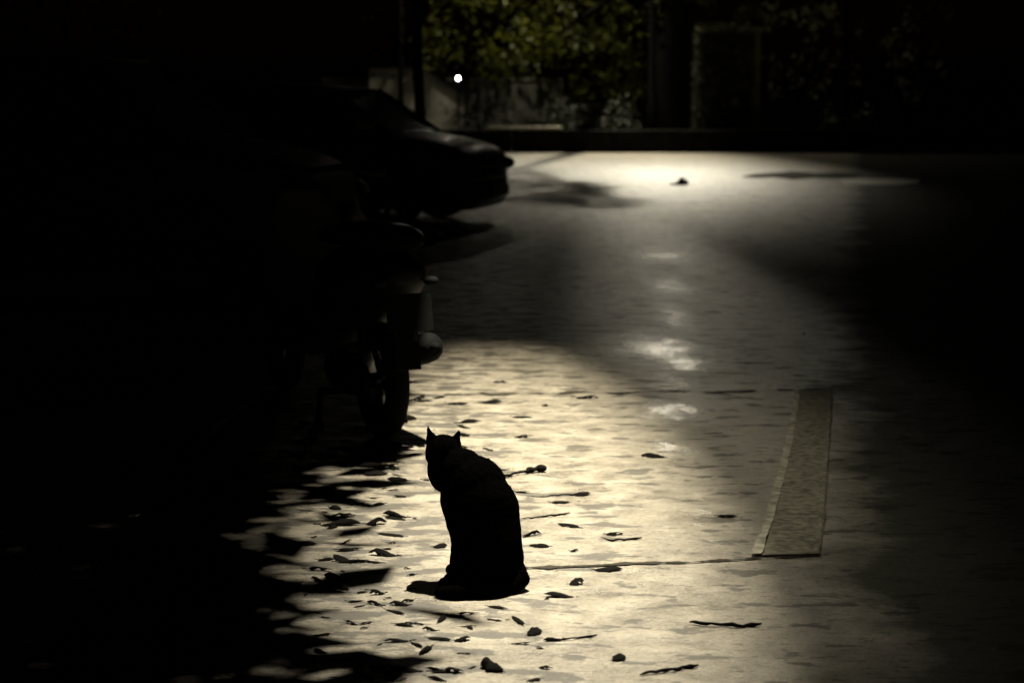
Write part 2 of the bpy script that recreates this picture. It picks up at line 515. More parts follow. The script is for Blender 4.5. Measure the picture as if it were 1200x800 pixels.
def build_car(loc, rz, paint, label, scale=1.0):
    """hatchback, nose to +X, 4.0 m long, origin on the ground below the nose"""
    root = empty('parked_car', loc, rz)
    tag(root, label, 'car', 'cars parked nose out along the left')
    st = [  # x, half width, z low, z side-top, z mid-top
        (0.0, 0.62, 0.22, 0.68, 0.70), (-0.05, 0.74, 0.18, 0.79, 0.82), (-0.18, 0.81, 0.17, 0.87, 0.91), (-0.45, 0.85, 0.17, 0.94, 0.99),
        (-0.85, 0.865, 0.17, 0.99, 1.05), (-1.3, 0.87, 0.17, 0.99, 1.04), (-2.2, 0.875, 0.17, 0.99, 1.03), (-3.0, 0.87, 0.17, 1.0, 1.03),
        (-3.6, 0.85, 0.19, 1.0, 1.03), (-3.86, 0.78, 0.24, 0.98, 1.0), (-3.96, 0.66, 0.30, 0.90, 0.92)]
    bm = bmesh.new()
    rings = []
    for x, w, zl, zs, zm in st:
        half = [(0, zl), (w * 0.82, zl), (w * 0.97, zl + 0.08), (w * 1.01, zl + (zs - zl) * 0.5), (w * 0.985, zs - 0.10), (w * 0.92, zs), (w * 0.5, zm - 0.01)]
        ring = [Vector((x, y, z)) for y, z in half] + [Vector((x, 0, zm))] + [Vector((x, -y, z)) for y, z in half[:0:-1]]
        rings.append(ring)
    a_loft(bm, rings)
    obj('body', bm, paint, root, subsurf=2)
    # glasshouse: bottom line, top line per station
    gst = [(-0.88, 0.70, 0.94), (-1.55, 0.60, 1.40), (-2.3, 0.61, 1.47), (-3.15, 0.58, 1.43), (-3.72, 0.66, 1.0)]
    A = [Vector((-0.80, 0.76, 1.01)), Vector((-1.40, 0.60, 1.50)), Vector((-2.3, 0.62, 1.56)), Vector((-3.3, 0.59, 1.52)), Vector((-3.76, 0.70, 1.01))]
    bot = [Vector((-1.5, 0.84, 0.99)), Vector((-2.3, 0.85, 0.995)), Vector((-3.1, 0.835, 1.0))]
    mir = lambda v: Vector((v.x, -v.y, v.z))

    def sheet(name, quads, m):
        bm = bmesh.new()
        for qd in quads: bm.faces.new([bm.verts.new(p) for p in qd])
        bmesh.ops.remove_doubles(bm, verts=bm.verts[:], dist=1e-4)
        o = obj(name, bm, m, root, smooth=False)
        s = o.modifiers.new('thick', 'SOLIDIFY'); s.thickness = 0.02
        return o
    sheet('windscreen', [(A[0], mir(A[0]), mir(A[1]), A[1])], M['glass'])
    sheet('rear_window', [(A[4], mir(A[4]), mir(A[3]), A[3])], M['glass'])
    for f in (lambda v: v, mir):
        sheet('side_window', [(f(A[0]), f(bot[0]), f(A[1])), (f(bot[0]), f(bot[1]), f(A[2]), f(A[1]))], M['glass'])
        sheet('side_window', [(f(bot[1]), f(bot[2]), f(A[3]), f(A[2])), (f(bot[2]), f(A[4]), f(A[3]))], M['glass'])
    bm = bmesh.new()
    rr = []
    for v, cz in ((A[1], 0.02), (A[2], 0.035), (A[3], 0.03)):
        rr.append([Vector((v.x, v.y + 0.012, v.z - 0.015)), Vector((v.x, v.y * 0.8, v.z + cz * 0.7)), Vector((v.x, 0, v.z + cz)), Vector((v.x, -v.y * 0.8, v.z + cz * 0.7)), Vector((v.x, -v.y - 0.012, v.z - 0.015)), Vector((v.x, 0, v.z - 0.03))])
    a_loft(bm, rr)
    obj('roof', bm, paint, root)
    for f in (lambda v: v, mir):
        for p0, p1, rr_ in ((A[0], A[1], 0.03), (bot[1], A[2], 0.025), (A[4], A[3], 0.04)):
            bm = bmesh.new(); a_tube(bm, [f(p0), f(p1)], rr_, 8); obj('window_pillar', bm, paint, root)
    for s in (1, -1):
        wheel(root, (-0.78, s * 0.76, 0.31), 0.31, 0.2, -s)
        wheel(root, (-3.3, s * 0.76, 0.31), 0.31, 0.2, -s)
        bm = bmesh.new()
        a_ell(bm, (-0.08, s * 0.64, 0.66), (0.10, 0.14, 0.08), Matrix.Rotation(R(-32 * s), 3, 'Z'))
        obj('headlight', bm, M['lens'], root)
        bm = bmesh.new()
        a_ell(bm, (-0.03, s * 0.50, 0.32), (0.05, 0.06, 0.04))
        obj('fog_light', bm, M['lens'], root)
        bm = bmesh.new()
        a_ell(bm, (-1.15, s * 0.98, 1.06), (0.06, 0.11, 0.075)); a_tube(bm, [(-1.15, s * 0.84, 1.0), (-1.15, s * 0.95, 1.04)], 0.02, 8)
        obj('wing_mirror', bm, paint, root)
        bm = bmesh.new()
        a_tube(bm, [(-1.95, s * 0.875, 0.84), (-2.02, s * 0.905, 0.845), (-2.12, s * 0.905, 0.845), (-2.18, s * 0.875, 0.84)], 0.013, 8)
        obj('door_handle', bm, M['plastic'], root)
        for wx in (-0.78, -3.3):
            bm = bmesh.new()
            a_tube(bm, [(wx + 0.37 * math.cos(t * math.pi / 12), s * 0.855, 0.31 + 0.37 * math.sin(t * math.pi / 12)) for t in range(13)], 0.022, 6)
            obj('wheel_arch', bm, M['plastic'], root)
        bm = bmesh.new()
        a_ell(bm, (-3.88, s * 0.64, 0.82), (0.07, 0.09, 0.12))
        obj('tail_light', bm, M['red_lens'], root)
    bm = bmesh.new()
    ys = [-0.84, -0.7, -0.4, 0, 0.4, 0.7, 0.84]
    xs = [-0.3, -0.07, 0.03, 0.055, 0.03, -0.07, -0.3]
    a_loft(bm, [[Vector((x - 0.02, y, 0.24)), Vector((x + 0.025, y, 0.30)), Vector((x + 0.035, y, 0.44)), Vector((x, y, 0.52)), Vector((x - 0.15, y * 0.96, 0.48)), Vector((x - 0.15, y * 0.96, 0.26))] for x, y in zip(xs, ys)])
    obj('front_bumper', bm, paint, root, subsurf=1)
    bm = bmesh.new()
    a_box(bm, (0.098, 0, 0.38), (0.008, 0.50, 0.11))
    obj('number_plate', bm, M['plate'], root, smooth=False)
    bm = bmesh.new()
    for k in range(4): a_box(bm, (0.012, 0, 0.545 + k * 0.022), (0.02, 0.7 - k * 0.05, 0.010))
    obj('grille', bm, M['plastic'], root, smooth=False)
    return root


FAR = G(577, 262)
far_car = build_car(FAR, R(-16), M['paint_teal'], 'dark car farthest down the left row, pale gleam on its bonnet and headlight')
far_car.scale = (1, 1, 0.87)
MID = G(405, 350)
build_car(MID, R(-6), M['paint_black'], 'black car in deep shadow, parked between the scooter and the farther car')


# ------------------------------------------------------------------ scooter
def build_scooter():
    base = G(448, 512)
    # local: x right, y forward, z up; turned a little so the tail faces us
    root = empty('motor_scooter', base, R(24))
    tag(root, 'dark motor scooter parked with its tail towards us, left of the cat', 'scooter')

    def wh(y, r, w):
        m = Matrix.Translation((0, y, r)) @ Matrix.Rotation(R(90), 4, 'Y')
        wo = empty('wheel', (0, 0, 0)); wo.parent = root
        bm = bmesh.new(); h = w / 2
        a_lathe(bm, [(r * 0.6, -h * 0.7), (r * 0.8, -h), (r * 0.95, -h * 0.7), (r, -h * 0.2), (r, h * 0.2), (r * 0.95, h * 0.7), (r * 0.8, h), (r * 0.6, h * 0.7), (r * 0.6, -h * 0.7)], m, 32)
        bmesh.ops.remove_doubles(bm, verts=bm.verts[:], dist=1e-5)
        obj('tyre', bm, M['rubber'], wo)
        bm = bmesh.new()
        a_lathe(bm, [(r * 0.6, -h * 0.6), (r * 0.55, 0), (r * 0.6, h * 0.6)], m, 28)
        for k in range(5):
            a = k * 2 * math.pi / 5
            a_tube(bm, [m @ Vector((0, 0, 0)), m @ Vector((math.cos(a) * r * 0.57, math.sin(a) * r * 0.57, 0))], 0.014, 6)
        a_lathe(bm, [(0.001, -h), (0.03, -h), (0.03, h), (0.001, h)], m, 12)
        obj('rim', bm, M['alloy'], wo)
    wh(0.0, 0.225, 0.095)
    wh(1.28, 0.225, 0.09)
    # tail body
    bm = bmesh.new()
    rings = []
    for y, w, z0, z1 in [(-0.30, 0.05, 0.62, 0.70), (-0.22, 0.12, 0.55, 0.74), (0.0, 0.17, 0.46, 0.76), (0.25, 0.18, 0.36, 0.75), (0.42, 0.16, 0.30, 0.72), (0.50, 0.13, 0.28, 0.68)]:
        rings.append([Vector((w * math.cos(a), y, (z0 + z1) / 2 + (z1 - z0) / 2 * math.sin(a))) for a in [k * math.pi / 6 for k in range(12)]])
    a_loft(bm, rings); obj('tail_body', bm, M['scooter_paint'], root, subsurf=1)
    bm = bmesh.new()
    rings = []
    for y, w, z in [(-0.26, 0.08, 0.76), (-0.15, 0.14, 0.79), (0.1, 0.16, 0.79), (0.25, 0.15, 0.77), (0.48, 0.11, 0.76), (0.55, 0.06, 0.73)]:
        rings.append([Vector((w * math.cos(a), y, z + 0.05 * math.sin(a))) for a in [k * math.pi / 6 for k in range(12)]])
    a_loft(bm, rings); obj('seat', bm, M['plastic'], root, subsurf=1)
    bm = bmesh.new()
    a_box(bm, (0, 0.72, 0.30), (0.30, 0.50, 0.06)); obj('footboard', bm, M['plastic'], root, bevel=0.015)
    bm = bmesh.new()
    rings = []
    for y, w, z in [(0.92, 0.15, 0.28), (0.98, 0.20, 0.45), (1.03, 0.22, 0.65), (1.02, 0.19, 0.85), (0.99, 0.12, 0.95)]:
        rings.append([Vector((-w, y - 0.04, z)), Vector((0, y, z)), Vector((w, y - 0.04, z)), Vector((w * 0.9, y + 0.03, z)), Vector((0, y + 0.12, z)), Vector((-w * 0.9, y + 0.03, z))])
    a_loft(bm, rings); obj('leg_shield', bm, M['scooter_paint'], root, subsurf=1)
    bm = bmesh.new()
    a_tube(bm, [(0, 1.28, 0.225), (0, 1.2, 0.45), (0, 1.05, 0.95)], 0.03, 8)
    a_tube(bm, [(0.055, 1.28, 0.225), (0.055, 1.2, 0.48)], 0.015, 8); a_tube(bm, [(-0.055, 1.28, 0.225), (-0.055, 1.2, 0.48)], 0.015, 8)
    obj('fork', bm, M['pole_metal'], root)
    bm = bmesh.new()
    a_tube(bm, [(0.09 * math.cos(0), 1.28 + 0.25 * math.cos(t * math.pi / 10), 0.225 + 0.25 * math.sin(t * math.pi / 10)) if False else (0, 1.28 + 0.25 * math.cos(t * math.pi / 10 + 0.1), 0.225 + 0.25 * math.sin(t * math.pi / 10 + 0.1)) for t in range(10)], 0.05, 10)
    obj('mudguard', bm, M['scooter_paint'], root)
    hb = bmesh.new()
    a_tube(hb, [(-0.33, 0.88, 0.98), (-0.18, 0.97, 1.0), (0, 1.0, 0.98), (0.18, 0.97, 1.0), (0.33, 0.88, 0.98)], 0.016, 8)
    h = obj('handlebar', hb, M['pole_metal'], root)
    for s in (1, -1):
        bm = bmesh.new(); a_tube(bm, [(s * 0.24, 0.935, 0.99), (s * 0.34, 0.875, 0.98)], 0.021, 10); obj('grip', bm, M['rubber'], h)
        bm = bmesh.new(); a_tube(bm, [(s * 0.22, 0.95, 1.0), (s * 0.27, 0.98, 1.16)], 0.006, 6); a_ell(bm, (s * 0.29, 0.98, 1.2), (0.06, 0.015, 0.04)); obj('mirror', bm, M['plastic'], root)
        bm = bmesh.new(); a_ell(bm, (s * 0.10, -0.27, 0.63), (0.03, 0.025, 0.018)); obj('turn_signal', bm, M['plastic'], root)
        bm = bmesh.new(); a_tube(bm, [(s * 0.085, 0.02, 0.21), (s * 0.10, -0.06, 0.42), (s * 0.11, -0.10, 0.52)], 0.017, 8); obj('shock_absorber', bm, M['pole_metal'], root)
    bm = bmesh.new(); a_ell(bm, (0, -0.295, 0.665), (0.06, 0.025, 0.03)); obj('tail_light', bm, M['plastic'], root)
    # exhaust can on the right of the wheel, angled up and out
    bm = bmesh.new()
    a_tube(bm, [(0.08, 0.45, 0.22), (0.10, 0.2, 0.25), (0.105, 0.12, 0.29), (0.115, 0.10, 0.30), (0.12, -0.12, 0.355), (0.12, -0.20, 0.37), (0.12, -0.24, 0.375)], [0.018, 0.02, 0.03, 0.058, 0.062, 0.056, 0.03], 16)
    ex = obj('exhaust', bm, M['plastic'], root)
    bm = bmesh.new(); a_tube(bm, [(0.12, -0.235, 0.375), (0.121, -0.275, 0.38)], 0.016, 12); obj('exhaust_tip', bm, M['plastic'], ex)
    # engine casing on the left, crossing bar and centre stand
    bm = bmesh.new(); a_ell(bm, (-0.09, 0.15, 0.24), (0.05, 0.24, 0.085)); obj('engine_casing', bm, M['plastic'], root)
    bm = bmesh.new()
    a_tube(bm, [(-0.17, 0.27, 0.012), (-0.14, 0.33, 0.14), (0.14, 0.33, 0.14), (0.17, 0.27, 0.012)], 0.016, 8)
    a_tube(bm, [(-0.2, 0.25, 0.012), (-0.15, 0.28, 0.012)], 0.012, 6); a_tube(bm, [(0.2, 0.25, 0.012), (0.15, 0.28, 0.012)], 0.012, 6)
    obj('stand', bm, M['pole_metal'], root)
    bm = bmesh.new()
    a_box(bm, (0, -0.27, 0.40), (0.10, 0.012, 0.20), Matrix.Rotation(R(-14), 3, 'X')); obj('mud_flap', bm, M['plastic'], root, smooth=False, bevel=0.004)
    bm = bmesh.new(); a_box(bm, (0, -0.305, 0.52), (0.18, 0.006, 0.14), Matrix.Rotation(R(-14), 3, 'X')); obj('number_plate', bm, M['plastic'], root, smooth=False)
    return root


build_scooter()


# ------------------------------------------------------------------ foliage
def a_leaf(bm, c, s, rng):
    n = Vector((rng.gauss(0, 1), rng.gauss(0, 1), rng.gauss(0.4, 1))).normalized()
    a = n.cross(Vector((rng.random() - .5, rng.random() - .5, rng.random() - .5))).normalized()
    b = n.cross(a)
    p = [c - a * s, c + b * s * 0.45 - a * 0.2 * s + n * 0.12 * s, c + a * s, c - b * s * 0.45 - a * 0.2 * s + n * 0.12 * s]
    bm.faces.new([bm.verts.new(x) for x in p])


def crown(clumps, per, size, rng):
    bm = bmesh.new()
    for c, r in clumps:
        c = Vector(c); n = int(per * (r[0] * r[1] * r[2]) ** 0.45)
        for i in range(n):
            d = Vector((rng.gauss(0, 1), rng.gauss(0, 1), rng.gauss(0, 1))).normalized() * (rng.random() ** 0.35)
            a_leaf(bm, c + Vector((d.x * r[0], d.y * r[1], d.z * r[2])), size * (0.6 + 0.8 * rng.random()), rng)
    return bm


def tree(name, base, trunk_pts, trunk_r, limbs, clumps, per, size, leafm, label, cat='tree', group=None, seed=1):
    rng = random.Random(seed)
    root = empty(name, base)
    tag(root, label, cat, group)
    bm = bmesh.new()
    a_tube(bm, trunk_pts, trunk_r, 12)
    if name != 'hedge':
        for l in limbs: a_tube(bm, l[0], l[1], 7)
    else:
        for l in limbs:
            b2 = bmesh.new(); a_tube(b2, l[0], l[1], 7); obj('trunk', b2, M['bark'], root)
    for v in bm.verts: v.co += v.normal * 0 + Vector((noise.noise(v.co * 2.1), noise.noise(v.co * 2.3 + Vector((7, 0, 0))), 0)) * trunk_r[0] * 0.25
    obj('trunk', bm, M['bark'], root)
    obj('crown', crown(clumps, per, size, rng), leafm, root, smooth=False, recalc=False)
    return root


rng = random.Random(11)
# dark-trunked tree at the far edge: broad trunk, boughs reaching out to the left
b = G(788, 178); b.y = 41.5; b.x = (788 - 600) / FPX * 41.5
clumps = []
for i in range(70):
    px = 500 + 265 * rng.random(); f = (px - 500) / 265
    low = 70 + 60 * f
    py = -60 + (low + 60) * rng.random()
    p = P(px, py, 41.2 + 2.5 * rng.random()) - b
    clumps.append((p, (0.35 + 0.3 * rng.random(), 0.4, 0.28 + 0.2 * rng.random())))
for i in range(10):
    p = P(775 + 110 * rng.random(), -50 + 70 * rng.random(), 41.5) - b
    clumps.append((p, (0.4, 0.4, 0.25)))
for i in range(13):  # unseen bough added above the frame to shade part of the far pool
    t = i / 12
    clumps.append((Vector((2.0 + 0.55 * t, 36.0 - 3.2 * t, 4.55 + rng.uniform(-.1, .1))) - b + Vector((rng.uniform(-.3, .05), 0, 0)), (0.26, 0.42, 0.16)))
limbs = [([(0, 0, 3.4), (-0.9, -2.2, 4.4), (2.15 - b.x, 36.0 - b.y, 4.6), (2.5 - b.x, 33.0 - b.y, 4.5)], [0.12, 0.08, 0.05, 0.015]),
         ([(0, 0, 2.6), (-1.2, 0.2, 3.4), (-3.2, 0.3, 3.7), (-5, 0.4, 3.5)], [0.2, 0.13, 0.08, 0.03]),
         ([(0, 0, 3.2), (0.9, 0.1, 3.9), (2.0, 0.1, 4.2)], [0.15, 0.09, 0.03]),
         ([(-1.2, 0.2, 3.4), (-2.0, 0, 2.8), (-2.8, -0.2, 2.3)], [0.08, 0.05, 0.02])]
tree('spreading_tree', b, [(0, 0, -0.05), (0.02, 0, 0.5), (0, 0, 1.6), (-0.05, 0, 2.5), (-0.05, 0, 3.6), (0, 0, 5.2)], [0.56, 0.47, 0.44, 0.40, 0.28, 0.1],
     limbs, clumps, 150, 0.095, M['leaf_olive'], 'olive green tree at the far edge with broad dark trunk and low hanging boughs', seed=3)

# shrubs in front of the pale garden wall
for i, (px, w, h, lb) in enumerate([(560, 0.9, 1.05, 'dark low shrub in front of the pale garden wall, nearest the small lamp'), (630, 0.9, 1.1, 'dark low shrub behind the pale coping of the far wall'), (700, 1.0, 1.2, 'dark shrub under the hanging boughs, left of the broad trunk')]):
    bs = Vector(((px - 600) / FPX * 39.4, 39.4, 0))
    r2 = random.Random(40 + i)
    cl = [((r2.uniform(-w, w) * 0.7, r2.uniform(-0.25, 0.25), h * (0.3 + 0.55 * r2.random())), (0.35, 0.3, 0.3)) for k in range(14)]
    tree('shrub', bs, [(0, 0, 0), (0.02, 0, 0.3), (0, 0, 0.7)], [0.04, 0.03, 0.015], [([(0, 0, 0.3), (0.2, 0, 0.7)], [0.02, 0.01]), ([(0, 0, 0.25), (-0.25, 0, 0.65)], [0.02, 0.01])],
         cl, 150, 0.05, M['leaf_dark'], lb, 'shrub', 'shrubs along the far wall', seed=50 + i)

# leafy bush and young trees at the right of the pillar
for i, (px, top, lo, w, lb) in enumerate([(930, -30, 110, 0.75, 'pale speckled tree beside the ivy pillar, its leaves catching lamplight'), (985, -20, 165, 0.75, 'leafy tree right of the speckled one, low leaves lit'), (1075, -10, 120, 0.9, 'dim tree at the right edge of the lamplight')]):
    bs = Vector(((px - 600) / FPX * 39.6, 39.6, 0))
    r2 = random.Random(70 + i)
    cl = []
    for k in range(22):
        p = P(px + r2.uniform(-34, 34), r2.uniform(top, lo), 39.6 + r2.uniform(-0.4, 0.4)) - bs
        cl.append((p, (0.22, 0.22, 0.22)))
    tree('slender_tree', bs, [(0, 0, 0), (0.03, 0, 1), (-0.02, 0, 2.2), (0.03, 0, 3.8)], [0.09, 0.08, 0.06, 0.02], [([(0, 0, 1.2), (0.4, 0, 2.0), (0.6, 0, 2.6)], [0.03, 0.02, 0.01]), ([(0, 0, 1.6), (-0.4, 0, 2.3), (-0.5, 0, 2.9)], [0.03, 0.02, 0.01])],
         cl, 90, 0.07, M['leaf_pale'], lb, 'tree', 'slender trees right of the pillar', seed=80 + i)

# young street tree behind the far car: its thin trunk is the dark upright left of the small lamp
bs = Vector(((491 - 600) / FPX * 22.5, 22.5, 0))
r2 = random.Random(91)
cl = []
for k in range(26):
    p = P(r2.uniform(430, 520), r2.uniform(-110, 20), 22.5 + r2.uniform(-0.5, 0.5)) - bs
    cl.append((p, (0.22, 0.25, 0.18)))
for k in range(9):
    p = P(r2.uniform(438, 482), r2.uniform(20, 100), 22.5 + r2.uniform(-0.3, 0.3)) - bs
    cl.append((p, (0.10, 0.12, 0.12)))
tree('young_tree', bs, [(0, 0, 0), (0.02, 0, 1), (-0.02, 0, 2.0), (0, 0, 3.3)], [0.075, 0.07, 0.06, 0.02], [([(0, 0, 1.5), (-0.25, 0, 1.9), (-0.5, 0, 2.1)], [0.025, 0.018, 0.008]), ([(0, 0, 2.0), (0.2, 0, 2.6), (0.35, 0, 3.0)], [0.025, 0.018, 0.008])],
     cl, 110, 0.045, M['leaf_dark'], 'young tree with thin dark trunk and loose leaves behind the parked cars', seed=92)

# hedge behind the cars, all but lost in the dark
bs = Vector((-5.6, 16, 0))
r2 = random.Random(101)
cl = [((r2.uniform(-0.5, 0.5), r2.uniform(-7, 12), r2.uniform(0.3, 3.0)), (0.5, 0.7, 0.45)) for k in range(110)]
tree('hedge', bs, [(0, 0, 0), (0, 0, 1), (0, 0, 2)], [0.06, 0.05, 0.03], [([(0, y, 0), (0.05, y, 0.9), (-0.1, y + 0.2, 2.2)], [0.05, 0.04, 0.02]) for y in (-6, -4, -2, 2, 4, 6, 8, 10)],
     cl, 80, 0.06, M['leaf_dark'], 'tall dark hedge running behind the parked cars', 'hedge', seed=102)

# ------------------------------------------------------------------ far walls, pillar
bm = bmesh.new()
x0, x1 = -7.0, 16.0
n = 46
for i in range(n):
    xa = x0 + (x1 - x0) * i / n; w = (x1 - x0) / n
    a_box(bm, (xa + w / 2, 38.2, 0.225 + 0.012 * noise.noise(Vector((i * 1.3, 0, 0)))), (w - 0.006, 0.34 + 0.02 * noise.noise(Vector((i * 0.7, 2, 0))), 0.45))
root = empty('low_wall', (0, 0, 0))
tag(root, 'low dark wall across the far end of the lane', 'wall')
obj('masonry', bm, M['dark_wall'], root, smooth=False, bevel=0.01)
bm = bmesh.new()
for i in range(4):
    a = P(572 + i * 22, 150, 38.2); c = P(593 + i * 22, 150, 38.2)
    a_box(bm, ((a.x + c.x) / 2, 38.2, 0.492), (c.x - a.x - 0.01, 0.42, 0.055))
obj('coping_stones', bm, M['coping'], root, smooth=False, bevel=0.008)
root['label'] = 'low dark wall across the far end of the lane, a few pale coping stones on top'

root = empty('garden_wall', (-1.5, 44, 0))
tag(root, 'pale garden wall seen in slivers behind trees at upper left', 'wall')
bm = bmesh.new(); a_box(bm, (-0.1, 0, 0.72), (5.6, 0.3, 1.44)); obj('masonry', bm, M['grey_wall'], root, smooth=False, bevel=0.02)
bm = bmesh.new()
for i in range(9): a_box(bm, (-2.6 + i * 0.625, 0, 1.475), (0.615, 0.38, 0.06))
obj('coping_stones', bm, M['grey_wall'], root, smooth=False, bevel=0.01)
# pale sloped block in place of the lamplit patch on the garden wall
root = empty('lamplit_patch', (-1.95, 43.2, 0))
tag(root, 'pale sloped block standing for the lamplit patch of garden wall beside the small bright lamp', 'lamplit_patch')
bm = bmesh.new()
pr = [Vector((-1.3, 0, 0)), Vector((0.85, 0, 0)), Vector((0.85, 0, 1.12)), Vector((-0.05, 0, 1.72)), Vector((-1.3, 0, 1.72))]
a_loft(bm, [pr, [p + Vector((0, 0.6, 0)) for p in pr]])
obj('wall', bm, M['lamplit_wall'], root, smooth=False)
bm = bmesh.new()
a_tube(bm, [(0.92, -0.06, 1.10), (-0.05, -0.06, 1.76), (-1.35, -0.06, 1.76)], 0.035, 6); a_tube(bm, [(0.92, 0.66, 1.10), (-0.05, 0.66, 1.76), (-1.35, 0.66, 1.76)], 0.035, 6)
pr = [Vector((0.95, -0.08, 1.10)), Vector((-0.05, -0.08, 1.765)), Vector((-1.38, -0.08, 1.765)), Vector((-1.38, -0.08, 1.80)), Vector((-0.03, -0.08, 1.80)), Vector((0.98, -0.08, 1.13))]
a_loft(bm, [pr, [p + Vector((0, 0.76, 0)) for p in pr]])
obj('roof', bm, M['dark_wall'], root, smooth=False)

# small lit lamp on a post
p = P(537, 92, 40.5)
root = empty('garden_lamp', (p.x, p.y, 0))
tag(root, 'small bright white lamp glowing on a short post before the pale wall', 'lamp')
bm = bmesh.new(); a_tube(bm, [(0, 0, 0), (0, 0, p.z - 0.12)], 0.028, 8); a_lathe(bm, [(0.001, p.z - 0.12), (0.08, p.z - 0.12), (0.06, p.z - 0.08), (0.001, p.z - 0.08)], Matrix.Identity(4), 12); obj('post', bm, M['pole_metal'], root)
bm = bmesh.new(); a_ell(bm, (0, 0, p.z), (0.028, 0.026, 0.031)); obj('globe', bm, M['wall_lamp_glow'], root)

# ivy pillar
bx = (851 - 600) / FPX * 39.7
root = empty('gate_pillar', (bx, 39.7, 0))
tag(root, 'tall square pillar overgrown with ivy, right corner left bare and paler in place of a lit edge', 'pillar')
bm = bmesh.new()
for k in range(9):
    a_box(bm, (0, 0, 0.135 + k * 0.27), (1.24 + 0.01 * (k % 2), 0.8, 0.265))
obj('shaft', bm, M['pillar_stone'], root, smooth=False, bevel=0.012)
bm = bmesh.new(); a_box(bm, (0, 0, 2.48), (1.36, 0.92, 0.10)); obj('cap', bm, M['pillar_stone'], root, smooth=False, bevel=0.02)
r2 = random.Random(120)
bm = bmesh.new()
for k in range(3600):
    x = r2.uniform(-0.68, 0.44); z = r2.uniform(0.05, 2.5)  # ivy stops short at right, so bare paler stone stands for a lit edge
    if noise.noise(Vector((x * 2.2, 3, z * 1.6))) < -0.38: continue
    if k % 4 == 0:
        a_leaf(bm, Vector((-0.65 - 0.08 * r2.random(), r2.uniform(-0.45, 0.4), z)), 0.06 * (0.6 + 0.8 * r2.random()), r2)
        if k % 8 == 0: a_leaf(bm, Vector((x, r2.uniform(-0.45, 0.3), 2.56 + 0.05 * r2.random())), 0.06, r2)
        continue
    a_leaf(bm, Vector((x, -0.43 - 0.08 * r2.random(), z)), 0.06 * (0.6 + 0.8 * r2.random()), r2)
obj('ivy', bm, M['leaf_ivy'], root, smooth=False)


# ------------------------------------------------------------------ street lamps (heads are above the frame)
def street_lamp(foot, head, label, cut=None):
    root = empty('street_lamp', foot)
    tag(root, label, 'street lamp')
    h = Vector(head) - Vector(foot)
    bm = bmesh.new()
    a_tube(bm, [(0, 0, 0), (0, 0, 1.0), (0, 0, 1.02), (0, 0, h.z - 0.6)], [0.085, 0.08, 0.06, 0.05], 14)
    obj('pole', bm, M['pole_metal'], root)
    bm = bmesh.new()
    a_tube(bm, [(0, 0, h.z - 0.65), (0.06 * h.x, 0.06 * h.y, h.z - 0.2), (0.3 * h.x, 0.3 * h.y, h.z + 0.12), (h.x * 0.92, h.y * 0.92, h.z + 0.12)], [0.05, 0.045, 0.04, 0.035], 10)
    obj('arm', bm, M['pole_metal'], root)
    bm = bmesh.new()
    a_ell(bm, (h.x, h.y, h.z + 0.13), (0.16, 0.16, 0.07)); hd = obj('lamp_head', bm, M['pole_metal'], root)
    bm = bmesh.new(); a_ell(bm, (h.x, h.y, h.z + 0.075), (0.09, 0.09, 0.035)); obj('diffuser', bm, M['lamp_glow' if cut else 'far_lamp_glow'], root)
    if cut:   # unseen plate added under the head to cut the light pool off straight
        y = h.y + cut * 0.3 / h.z
        bm = bmesh.new(); a_box(bm, (h.x, y + 0.2, h.z - 0.3), (1.1, 0.4, 0.012))
        a_box(bm, (h.x, y + 0.394, h.z - 0.10), (1.1, 0.012, 0.39))
        obj('light_cutoff_plate', bm, M['pole_metal'], root, smooth=False)
    return root


def spot(name, loc, aim, watts, half, blend, col, size=0.05, sx=1.0, sy=1.0, yaw=0.0):
    l = bpy.data.lights.new(name, 'SPOT')
    l.energy = watts; l.spot_size = R(half * 2); l.spot_blend = blend; l.color = col; l.shadow_soft_size = size
    o = bpy.data.objects.new(name, l)
    COL.objects.link(o)
    o.location = loc
    d = (Vector(aim) - Vector(loc))
    zz = -d.normalized()
    yy = Vector((math.sin(R(yaw)), math.cos(R(yaw)), 0)); yy = (yy - zz * yy.dot(zz)).normalized()
    xx = yy.cross(zz)
    o.rotation_euler = Matrix((xx, yy, zz)).transposed().to_euler()
    o.scale = (sx, sy, 1)
    return o


WARM = (1.0, 0.915, 0.71)
FL = Vector(((782 - 600) / FPX * 38.7, 38.7, 7.0))
street_lamp((FL.x - 0.25, 40.2, 0), FL, 'street lamp rising above the far trees, lighting the far pool')
spot('street_lamp_light', FL - Vector((0, 0.02, 0.02)), Vector((2.15, 35.4, 0)), 9800, 50, 1.0, WARM, 0.10, 0.38, 1.0)
spot('street_lamp_light', FL - Vector((0, 0.05, 0.06)), Vector((1.12, 9, 0)), 450, 10, 1.0, WARM, 0.09, 0.19, 1.0)
NL = Vector((0.6, 6.95, 6.4))
street_lamp((3.9, 7.4, 0), NL, 'street lamp at the right of the lane, shining down around the cat', 2.8)
spot('street_lamp_light', NL - Vector((0, 0, 0.02)), Vector((0.0, 6.5, 0)), 12500, 32, 1.0, WARM, 0.008, 0.20, 1.0, -2)
spot('street_lamp_light', NL - Vector((0, 0, 0.02)), Vector((0.0, 6.5, 0)), 950, 34, 1.0, WARM, 0.008, 0.40, 1.0, 1)
BL = Vector((-0.35, 41.8, 5.6))
street_lamp((-2.4, 40.9, 0), BL, 'street lamp hidden in the far crown, tinting its leaves')
spot('street_lamp_light', BL - Vector((0, 0, 0.02)), BL + Vector((0.2, -0.2, -5)), 760, 70, 0.4, WARM, 0.1)


